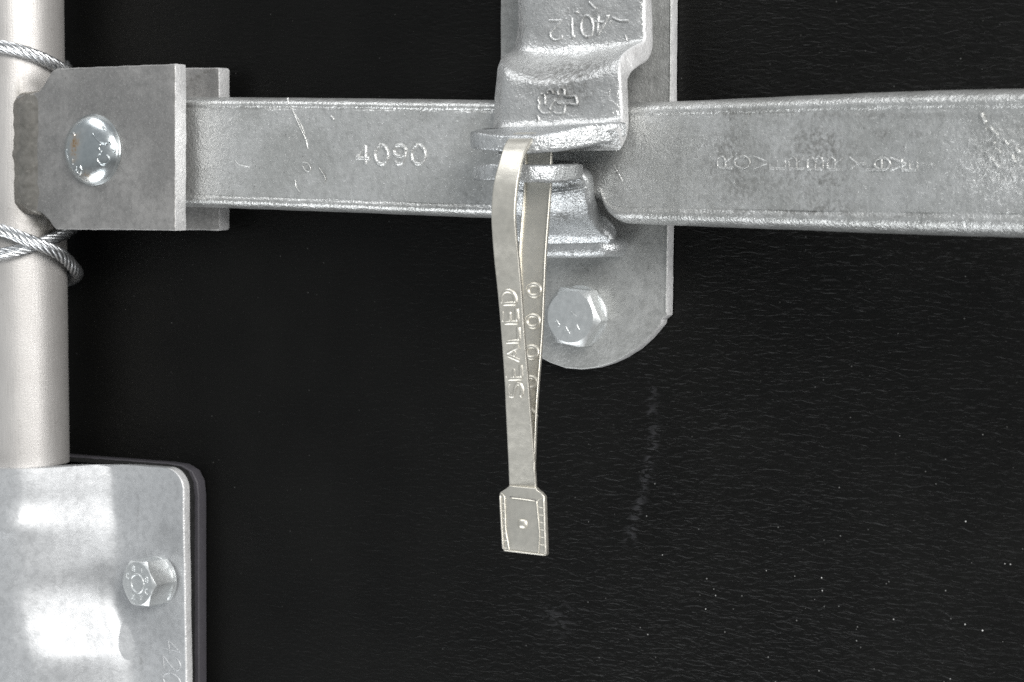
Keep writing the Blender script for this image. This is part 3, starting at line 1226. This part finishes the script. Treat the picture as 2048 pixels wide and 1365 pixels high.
cover = mb.build('hinged_cover', M['galv'], keeper, edge=M['edge'], attrs={'grime_shade': vg, 'lump': blobs([(1120, 150, 80, 40, .45), (1170, 30, 60, 30, .35), (1250, 180, 14, 120, .5), (1290, 60, 14, 80, .5)])}, sharp=55)
TU = [(1252, 246, 274, 242), (1236, 243, 283, 258), (1205, 246, 289, 282), (1165, 252, 296, 312), (1120, 262, 303, 340), (1085, 268, 307, 358), (1050, 270, 308, 368), (1000, 271, 304, 370), (962, 266, 300, 360), (942, 264, 298, 338), (944, 262, 296, 305), (965, 258, 290, 245)]
mb = tongue(TU, 61)
mb.build('seal_tongue', M['galv_hook'], cover, attrs={'grime_shade': blobs([(1070, 285, 20, 30, .6), (955, 280, 20, 30, .4)]), 'lump': lambda p: .35}, sharp=50)

# ------------------------------------------------------------------ the strip seal
XR = at(1105, 370, 292).x
WS = 57.0
rear_t = [(262, 1106, 290), (300, 1106, 290), (372, 1105, 292), (500, 1096, 0), (588, 1092, 0), (676, 1088, 0), (764, 1081, 0), (822, 1077, 0), (900, 1074, 0), (944, 1072.5, 0)]
RL = []
for v, ur, h in rear_t:
    p = atx(ur, v, XR)
    RL.append(Vector((XR, p.y, p.z)))
front_t = [(271.5, 1071, 1022), (279, 1063.5, 1015), (291, 1056, 1008), (313, 1046, 1001), (352, 1037, 990), (389, 1032, 984), (433, 1029.5, 982), (474, 1032, 984), (523, 1037, 988), (588, 1042.5, 995), (676, 1048.5, 1002.5), (764, 1056, 1008.5), (822, 1060, 1011), (884, 1065, 1014), (925, 1068, 1016), (978, 1071.5, 1018)]
FRt, FLt = [], []
for v, ur, ul in front_t:
    p = atx(ur, v, XR)
    h = -p.y
    FRt.append(p)
    FLt.append(at(ul, v, h + 4))
# loop over the tongue: from rear top to front top
loopR = [Vector((XR, -h_, zfor(XR, h_, v_))) for h_, v_ in ((291, 272), (301, 266), (318, 264.5), (336, 266))]
right = [p for p in reversed(RL)][:-2] + loopR + FRt
left = []
for p in [q for q in reversed(RL)][:-2] + loopR:
    left.append(p + Vector((-WS + (5 if p.z < RL[3].z else 0), 0, 0)))
left += FLt
Rr = [Vector(p) for p in smooth([tuple(p) for p in right], 10)]
Ll = [Vector(p) for p in smooth([tuple(p) for p in left], 10)]
seal_loc = at(1046, 1050, 360)
seal = thing('strip_seal', 'looped tin strip seal hanging through the latch, stamped SEALED', 'seal', seal_loc)


def strip_rows(Rr, Ll, th, nj=13):
    rows_o = []
    N = len(Rr)
    for i in range(N):
        t = (Rr[min(i + 1, N - 1)] - Rr[max(i - 1, 0)]).normalized()
        a = (Rr[i] - Ll[i])
        rows_o.append((Rr[i], Ll[i], t.cross(a).normalized()))
    return rows_o


mb = MB()
sr = strip_rows(Rr, Ll, 3)
rings = []
TH = 3.0
# which way is outward: at the front leg outward is -Y
sgn = 1 if sr[-3][2].y < 0 else -1
for r_, l_, n in sr:
    n = n * sgn
    ring = []
    for q, d in ((0, -6.5), (0, -3), (.008, -1), (.03, 0), (.07, 0), (.3, 0), (.5, 0), (.7, 0), (.93, 0), (.97, 0), (.992, -1), (1, -3), (1, -6.5), (.992, -7.8), (.975, -8.4), (.955, -8.2), (.943, -7.2), (.938, -5), (.93, -TH), (.9, -TH), (.5, -TH), (.1, -TH), (.07, -TH), (.062, -5), (.057, -7.2), (.045, -8.2), (.025, -8.4), (.008, -7.8)):
        ring.append(lerp(l_, r_, q) + n * d)
    rings.append(ring)
mb.loft(rings)


def frS(u, v):
    tab = [(b, -p.y) for p, (b, _, _) in zip(FRt, front_t)]
    h = table(tab, v)[0]
    return at(u, v, h + .5)


for ch, va, vb_, ua, ub in (('D', 607, 581, 1031, 1001), ('E', 645, 618, 1034.5, 1003.5), ('L', 683, 655, 1038, 1006.5), ('A', 721, 693, 1040, 1008.5), ('E', 757, 730, 1043, 1011), ('S', 794, 765, 1045, 1014)):
    glyph(mb, ch, (ua, va), (-1.5, vb_ - va), (ub - ua + 3.5, 1.5), frS, 5.2, 3.8)
rtab = [(b, -p.y) for p, (b, _, _) in zip(RL, rear_t)]


def rrS(u, v):
    return at(u, v, table(rtab, v)[0] + TH)


for cu, cv, a, b in ((1068.5, 581, 13, 11.5), (1066, 643, 13, 11.5), (1063.5, 705, 13, 11.5), (1061, 766, 13, 11), (1059, 831, 12, 10)):
    ob = [(cu + a * math.cos(t) * (1 if abs(math.cos(t)) < .8 else .98), cv + b * math.sin(t)) for t in [2 * math.pi * k / 28 for k in range(28)]]
    mb.bead([rrS(*q) for q in ob], 4.6, 3.4, closed=True)
strap = mb.build('strap', M['seal'], seal, sharp=60)

# locking head
HS = -FRt[-1].y + 3
hd = [(1017.5, 972), (1016.5, 974), (1008, 980), (1000, 985), (998.5, 989), (1001, 1030), (1003, 1065), (1005.5, 1100), (1010, 1102), (1050, 1107), (1090, 1112.5), (1092.5, 1110), (1091, 1060), (1089.5, 1020), (1088.5, 994), (1082, 986), (1073.5, 980), (1072.5, 977)]
mb = sub(hd, HS + 5, HS - 6, 2)
hS = lambda u, v: at(u, v, HS + 5)
for pl, wd_, ht_ in (([(1009, 993), (1010, 1020), (1010.5, 1040), (1012, 1065), (1015, 1080), (1018, 1100)], 1.7, 2.4), ([(1073.5, 1003), (1075, 1020), (1077.5, 1045), (1079, 1065), (1078.5, 1085), (1077, 1106)], 1.7, 2.4), ([(1002.5, 987), (1009, 993)], 1.5, 1.5), ([(1086, 994), (1074, 1003)], 1.5, 1.5)):
    mb.bead([hS(a, b) for a, b in smooth(pl, 5)], wd_, ht_)
mb.bead([hS(a, b) for a, b in smooth([(1000.5, 992), (1003, 1040), (1006.5, 1098)], 8)], 2.2, 2.8)
mb.bead([hS(a, b) for a, b in smooth([(1087.5, 998), (1089, 1050), (1091, 1108)], 8)], 2.2, 2.8)
mb.bead([hS(a, b) for a, b in smooth([(1008, 1101), (1050, 1106), (1089, 1110.5)], 8)], 1.8, 2.2)
mb.bead([hS(a, b) for a, b in smooth([(1021, 996), (1045, 998.5), (1070, 1002.5)], 6)], 1.6, 2.6)
for k in range(7):
    v = 1007 + k * 14.8
    mb.bead([hS(1001.5 + k * .7, v), hS(1006 + k * .7, v + .6), hS(1009.5 + k * 1.0, v + 1)], 1.0, 1.2)
    v = 1015 + k * 14.8
    if k < 6:
        mb.bead([hS(1076.5 + k * .3, v), hS(1082, v + .8), hS(1087.5 + k * .3, v + 1.5)], 1.0, 1.2)
head = mb.build('locking_head', M['seal'], seal, sharp=50)
# the flap's press mark
mb = MB()
rings = []
c = at(1045.5, 1048, HS + 5)
for k in range(9):
    a = math.pi / 2 * k / 8
    rr, hh = 8.5 * math.cos(a) + .3, 5.5 * math.sin(a) - .8
    rings.append([Vector((c.x + rr * 1.15 * math.copysign(abs(math.cos(t)) ** .7, math.cos(t)), c.y - hh, c.z + rr * math.copysign(abs(math.sin(t)) ** .7, math.sin(t)))) for t in [2 * math.pi * q / 24 for q in range(24)]])
mb.loft(rings)
mb.build('press_dimple', M['seal'], head, sharp=80)
mb = MB()
mb.plate([at(u, v, HS + 5.6) for u, v in ((1019.5, 993.2), (1071, 1000.2), (1071.5, 1002), (1019, 995))], [at(u, v, HS + 4) for u, v in ((1019.5, 993.2), (1071, 1000.2), (1071.5, 1002), (1019, 995))], .3, 1)
mb.build('slot', M['pad'], head)
